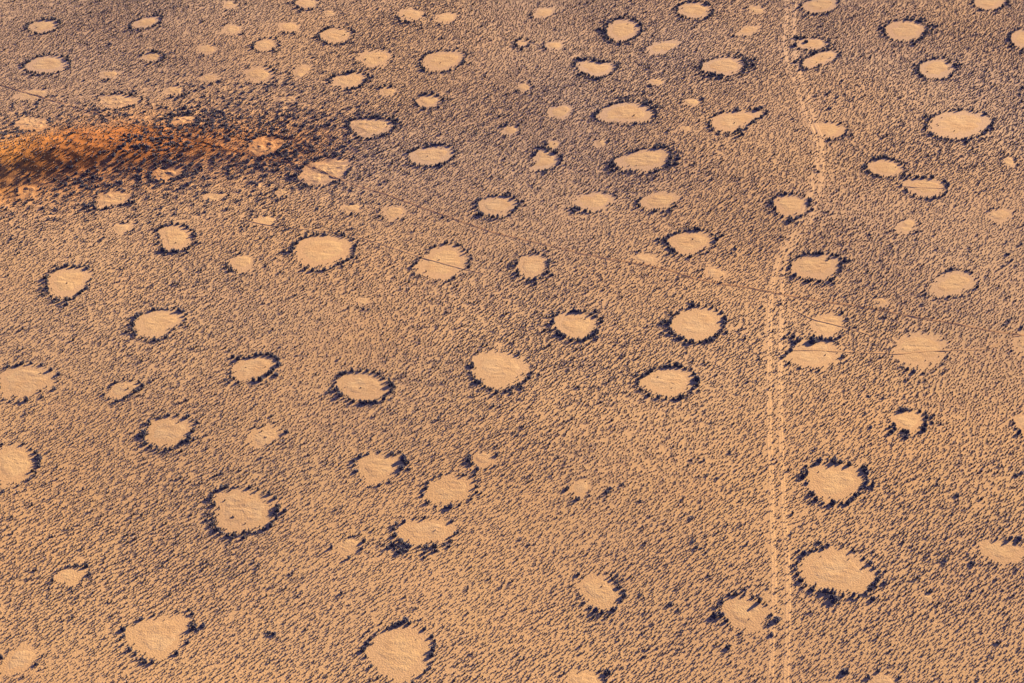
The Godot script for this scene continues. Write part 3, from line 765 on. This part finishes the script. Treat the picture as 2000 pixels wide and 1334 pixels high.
	["bright circle with big clumps at its upper right throwing long shadows, left of centre", "33333333", [-19.53, -163.62, -19.14, -165.02, -18.35, -165.95, -16.93, -166.15, -15.47, -165.76, -14.24, -164.42, -13.48, -163.45, -13.85, -162.52, -14.93, -161.63, -16.33, -161.44, -17.62, -161.71, -18.68, -162.66]],
	["large bright blocky circle with a thin ring just below the centre of the picture", "22112333", [-4.31, -166.88, -4.21, -169.16, -2.91, -170.06, -1.46, -170.2, 0, -169.42, 1.16, -168.66, 1.87, -166.87, 1.43, -165.37, 0.28, -164.13, -0.85, -163.03, -2.27, -163.41, -4, -165.38]],
	["round patch with few single tall clumps, upper left of three patches in a row", "33222222", [-16.28, -150.38, -15.66, -151.21, -14.33, -151.49, -12.83, -151.34, -11.57, -150.45, -11.9, -148.99, -12.51, -147.96, -13.81, -147.27, -14.88, -147.4, -15.61, -148.46]],
	["small spot with clumps on its lower left, above the two lower centre circles", "10002331", [-4.11, -150.89, -3.78, -151.51, -2.7, -151.71, -1.75, -151.28, -1.88, -150.45, -2.82, -149.74, -3.76, -149.96]],
	["thin-ringed circle with two big clumps on its left, lower centre", "22222232", [-8.68, -145.05, -8.33, -146.45, -7.57, -147.45, -6.26, -147.94, -4.92, -147.62, -4.1, -146.62, -4.21, -145.23, -5.24, -144.35, -6.67, -143.76, -7.99, -144.06]],
	["dark-ringed circle standing alone right of centre below mid height", "33333332", [14.24, -164.25, 15.02, -165.48, 16.23, -166.49, 17.86, -167.15, 19.43, -166.85, 20.34, -165.68, 20.23, -164.25, 19.28, -163.04, 17.94, -162.17, 16.26, -162.45, 14.75, -163.33]],
	["small faint spot with a few dark clumps, lower half right of centre", "31122020", [6.07, -146.06, 6.63, -147.06, 7.57, -147.37, 8.08, -146.88, 7.92, -145.88, 6.97, -145.18, 6.32, -145.47]],
	["small sand patch among thick dark clumps, lower right beside the wheel track", "43331433", [41.31, -158.14, 41.61, -159.08, 42.7, -159.7, 44.11, -159.73, 44.9, -158.7, 44.41, -157.53, 43.22, -156.35, 42.35, -156.9, 41.61, -157.46]],
	["large ringed circle just right of the lower wheel track, upper of two there", "32333333", [30.81, -148.15, 31.24, -149.41, 32.3, -150.27, 33.66, -150.38, 35.23, -150.08, 36.48, -149.46, 36.69, -148.21, 35.91, -146.56, 34.83, -145.53, 33.42, -144.91, 31.96, -144.89, 31.31, -145.89, 30.94, -147.11]],
	["patch cut by the right edge in the lower half with clumps on its left", "00002330", [54.7, -158.17, 55.19, -159.1, 56.55, -159.55, 57.06, -158.15, 56.41, -156.54, 55.15, -155.86]],
	["large kite-shaped bare patch at the bottom left", "32222332", [-36.34, -125.73, -35.4, -126.61, -34.05, -127.31, -32.32, -127.91, -31.23, -127.98, -30.49, -127.08, -30.62, -125.49, -30.87, -123.92, -31.55, -122.88, -32.35, -121.95, -33.49, -122.38, -34.8, -123.08, -35.97, -124.31]],
	["bare oval in the bottom left corner", "20113302", [-47, -121.08, -46.75, -122.58, -46, -123.51, -44.96, -123.66, -44.02, -123.22, -44.01, -122.03, -44.55, -120.69, -45.62, -120.22, -46.71, -120.32]],
	["half overgrown reddish spot with scattered clumps above the bottom left corner", "22331310", [-44.69, -133.43, -43.79, -134.56, -42.53, -134.57, -41.58, -134.2, -42.03, -133.26, -43.27, -132.6]],
	["large diamond-shaped bare circle with tall clumps at the bottom edge", "32332232", [-13.62, -122.94, -13.2, -123.73, -12.32, -125.07, -11.49, -125.75, -10.16, -126.3, -8.88, -125.77, -7.79, -124.97, -7.46, -123.63, -7.7, -122.31, -8.03, -121, -9.29, -119.7, -10.11, -119.19, -10.96, -119.44, -11.94, -120.21, -12.58, -121.37]],
	["wide flat oval with many small clumps below it, lower centre", "22122443", [-11.61, -139.66, -10.6, -140.66, -8.5, -141.1, -6.57, -140.83, -5.78, -140.13, -5.95, -139.14, -7.25, -138.01, -8.96, -137.99, -10.48, -137.97]],
	["small pale spot left of the wide flat oval in the lower centre", "21122110", [-17.17, -137.15, -16.95, -138, -16.04, -138.55, -15.04, -137.97, -15.17, -136.99, -16.06, -136.16, -16.83, -136.45]],
	["bare wedge with a bank of clumps on its right, bottom right of centre", "34211332", [6.29, -131.67, 6.51, -132.86, 7.83, -133.39, 9.32, -133.25, 10, -131.93, 10.51, -130.88, 9.9, -129.59, 8.77, -128.82, 7.7, -129.59, 6.81, -130.62]],
	["loosely ringed patch just left of the wheel track near the bottom", "23333321", [20.1, -128.85, 20.74, -129.87, 22.08, -130.38, 23.47, -129.62, 24.46, -128.61, 23.96, -127.36, 22.95, -126.36, 21.5, -126.36, 20.69, -127.35]],
	["bare patch cut by the bottom edge right of centre", "23310000", [4.72, -119.35, 5.26, -120.08, 6.5, -120.47, 7.9, -120.27, 8.39, -119.45, 8, -118.26, 6.42, -117.74, 5.04, -118.17]],
	["bare patch with a dark bush, cut by the bottom edge right of the wheel track", "32120000", [32.92, -119.65, 34.08, -120.33, 34.87, -119.83, 35.23, -118.87, 33.73, -118.2, 32.6, -118.71]],
	["largest circle of the lower right, wrinkled sand, lower of two beside the wheel track", "33232333", [28.12, -134.4, 29.09, -136.06, 30.91, -136.92, 32.64, -137.08, 34.05, -136.4, 34.78, -135.02, 35.55, -133.92, 35.15, -132.57, 33.87, -131.49, 32.35, -131.23, 30.94, -131.75, 29.29, -131.87, 28.33, -133.06]],
	["bare oval cut by the right edge near the bottom right corner", "03210010", [46.08, -137.06, 47.03, -138.03, 48.41, -138.28, 50.23, -137.92, 50.94, -136.89, 50.43, -135.49, 49.2, -134.97, 47.77, -135.3]],
	["tiny faint spot right of the largest lower right circle", "01000000", [40.65, -130.27, 40.54, -130.7, 40.12, -130.88, 39.64, -130.72, 39.37, -130.3, 39.49, -129.87, 39.9, -129.69, 40.39, -129.85]],
	]
	for i in circles.size():
		fairy_circle(circles[i][0], circles[i][1], circles[i][2], i)

	var rut := [[-0.36, -0.03], [-0.22, 0.022], [-0.12, 0.012], [0.12, 0.012], [0.22, 0.022], [0.36, -0.03]]
	var pale := Color(1.12, 1.13, 1.12)
	trail_strip("wheel_track", "left pale rut of the two-rut vehicle track down the right side", [43.05, -268.91, 42.49, -263.55, 41.93, -258.22, 40.4, -248.13, 40.08, -242.45, 40.27, -239.14, 40.56, -231.59, 40.66, -226.79, 40.94, -222.42, 41.02, -218.85, 40.22, -211.91, 39.32, -208.69, 38.59, -205.19, 36.18, -198.11, 33.7, -192.4, 32.25, -188.52, 31.19, -184.15, 30.32, -178.68, 29.55, -172.43, 28.53, -163.51, 27.68, -156.09, 27, -148.26, 26.4, -142.55, 25.74, -134.95, 25.25, -130.69, 24.3, -123.98, 23.68, -119.26, 23.17, -115.18], rut, pale, 0.33, 0.03)
	trail_strip("wheel_track", "right pale rut of the two-rut vehicle track down the right side", [44.33, -268.85, 43.75, -263.48, 42.66, -254.65, 41.81, -248.49, 41.41, -240.01, 41.61, -234.1, 41.63, -228.76, 41.7, -223.89, 41.88, -219.58, 41.04, -211.93, 40.47, -208.72, 39.6, -204.84, 37.68, -198.71, 35.11, -193.53, 33.44, -189.64, 32.43, -184.2, 31.72, -178.76, 30.86, -172.5, 29.73, -163.54, 28.9, -156.1, 28.18, -148.28, 27.66, -142.58, 27.14, -135.71, 26.72, -131.4, 25.74, -123.96, 25.08, -119.24, 24.59, -115.16], rut, pale, 0.33, 0.03)
	var ploughed := [[-0.24, -0.03], [-0.14, 0.065], [-0.05, 0.010], [0.05, 0.010], [0.11, 0.035], [0.20, -0.03]]
	trail_strip("trail", "long dark trail crossing the plain from upper left to the right edge", [-78.23, -238.47, -73.15, -235.67, -68.13, -232.74, -64.01, -230.34, -59.95, -227.97, -55.39, -224.69, -52.41, -222.01, -46.44, -219.39, -39.87, -216.74, -32.84, -214.72, -27.96, -213.54, -25.82, -212.4, -22.91, -209.91, -20.1, -208.1, -17.33, -206.68, -13.2, -203.79, -9.82, -201.37, -6.49, -198.91, -3.22, -196.63, 0, -194.92, 3.81, -193.17, 8.2, -191.15, 12.54, -189.53, 15.62, -188.61, 18.66, -187.37, 21.64, -185.71, 24.63, -184.56, 27.64, -183.79, 30.62, -182.95, 36.54, -181.27, 42.4, -179.79, 48.09, -177.74, 50.92, -176.84, 55.35, -175.2, 59.25, -174.02, 63.67, -172.74], ploughed, Color(0.95, 0.86, 0.78), 0.17, 0.15)
	var thin := [[-0.20, -0.03], [-0.12, 0.042], [-0.03, 0.012], [0.08, 0.03], [0.16, -0.03]]
	trail_strip("trail", "thin sideways trail through the pale patches right of the vehicle track", [31.03, -170.98, 32.22, -171.14, 35.17, -171.16, 37.5, -171.03, 41, -170.9, 43.9, -170.73, 48.38, -171.21, 51.34, -171.37, 54.3, -171.52, 55.63, -172.29, 57.06, -173.46, 58.66, -174.03], thin, Color(0.92, 0.88, 0.85), 0.2, 0.1)
	trail_strip("trail", "faint straight trail across the pale circle at centre", [-33.09, -198.95, -29.74, -197.96, -25.48, -197.25, -21.89, -196.6, -18.58, -195.25, -14.61, -192.82, -10.69, -190.26, -8.45, -189, -6.3, -187.89, -3.1, -186.46], thin, Color(0.95, 0.92, 0.90), 0.16, 0.1)
	trail_strip("trail", "short thin line across the upper of two touching pale patches", [32.7, -179.86, 35.26, -177.56, 38.7, -176.01, 41.55, -174.4], thin, Color(0.95, 0.92, 0.90), 0.16, 0.05)
	trail_strip("trail", "short thin line across the lower right ring of the pair", [49.68, -207.22, 52.64, -206.95, 56.29, -206.8], thin, Color(0.95, 0.92, 0.90), 0.12, 0.05)

	short_grass()
	belt_grass()
	loose_clumps([46.77, -235.5, 0.8, 47.76, -234.77, 0.7, 44.96, -233.03, 0.75, 45.83, -231.53, 0.9, 47.04, -232.37, 0.7, 44.48, -232.23, 0.8, 45.25, -229.97, 0.7, 44.26, -228.11, 0.9, 47.54, -230.85, 0.7, 47.31, -236.65, 0.7, 48.24, -231.66, 0.6, 61.45, -193.74, 0.8, 61.08, -191.18, 1, 61.2, -189.67, 0.8, 60.01, -188.56, 0.7, 61.57, -188.53, 0.7, 63.26, -193.33, 0.9, 18.86, -150.64, 0.6, 20.21, -150.67, 0.8, 19.46, -148.11, 0.6, 20.28, -148.3, 0.7, 21.29, -147.73, 0.6, 23.04, -152.04, 0.7, 18.11, -137.95, 0.8, 18.3, -137.06, 0.7, 19.25, -136.33, 0.6, -2.85, -227.38, 0.8, -1.78, -226.2, 0.9, -1.07, -226.61, 0.8, -3.88, -224.53, 0.7, -4.9, -221.44, 0.8, -0.71, -224.45, 0.7, -8.79, -200.05, 0.7, -8.12, -199.38, 0.6, 58.09, -176.89, 0.7, 59.31, -175.64, 0.8, 57.35, -176.18, 0.6, 72.81, -237.19, 0.9, 72.99, -235.36, 0.9, 72.11, -233.39, 0.8, 72.78, -238.74, 0.7, -41.02, -261.41, 0.7, -6.66, -222.02, 0.7, -18.11, -179.23, 0.6, -16.86, -178.66, 0.7, -15.67, -178.86, 0.6, -28.32, -141.95, 0.5, 9.74, -145.23, 0.9, 10.13, -145.87, 0.7, 0.55, -154.41, 0.6, 42.64, -135.34, 0.8, 45.28, -134.74, 0.9, 45.85, -145.24, 0.8, 18.14, -141.61, 0.6, 15.22, -129.28, 0.8, 15.9, -128.46, 0.7, 20.2, -123.67, 0.9, 13.09, -143.92, 0.6, -26.71, -169.06, 0.6, -22.36, -124.92, 0.8, -22.87, -125.19, 0.7, 52.62, -148.42, 0.9, 53.26, -148.86, 0.8, 38.71, -156.66, 0.7, 38.55, -159.15, 0.7])
	bush(Vector2(25.14, -127.14), 0.85, 2, "big grey-green bush standing between the two wheel ruts near the bottom")
	bush(Vector2(24.4, -125.28), 0.55, 2, "pale dry bush just left below the grey-green bush in the wheel track")
	bush(Vector2(-45.71, -228.26), 1.0, 0, "upper of two round dark bushes above the orange gap in the belt")
	bush(Vector2(-44.89, -226.52), 1.05, 0, "lower of two round dark bushes above the orange gap in the belt")
	bush(Vector2(26.74, -230.42), 0.7, 2, "pale dry tuft beside a faint spot right of the widest upper ring")
	bush(Vector2(-59.55, -247.88), 0.7, 2, "pale dry tuft alone on the plain between the top left rings")
	bush(Vector2(30.64, -120.5), 0.8, 0, "biggest dark bush at the bottom edge right of the wheel track")
	bush(Vector2(34.57, -172.88), 1.2, 0, "big dark bush between the two touching pale patches right of the track")
	bush(Vector2(43.79, -249.05), 0.8, 0, "dark bush in the middle of the flat ring beside the upper track")
	bush(Vector2(30.91, -129.81), 1.1, 0, "round dark bush on the lower edge of the largest lower right circle")
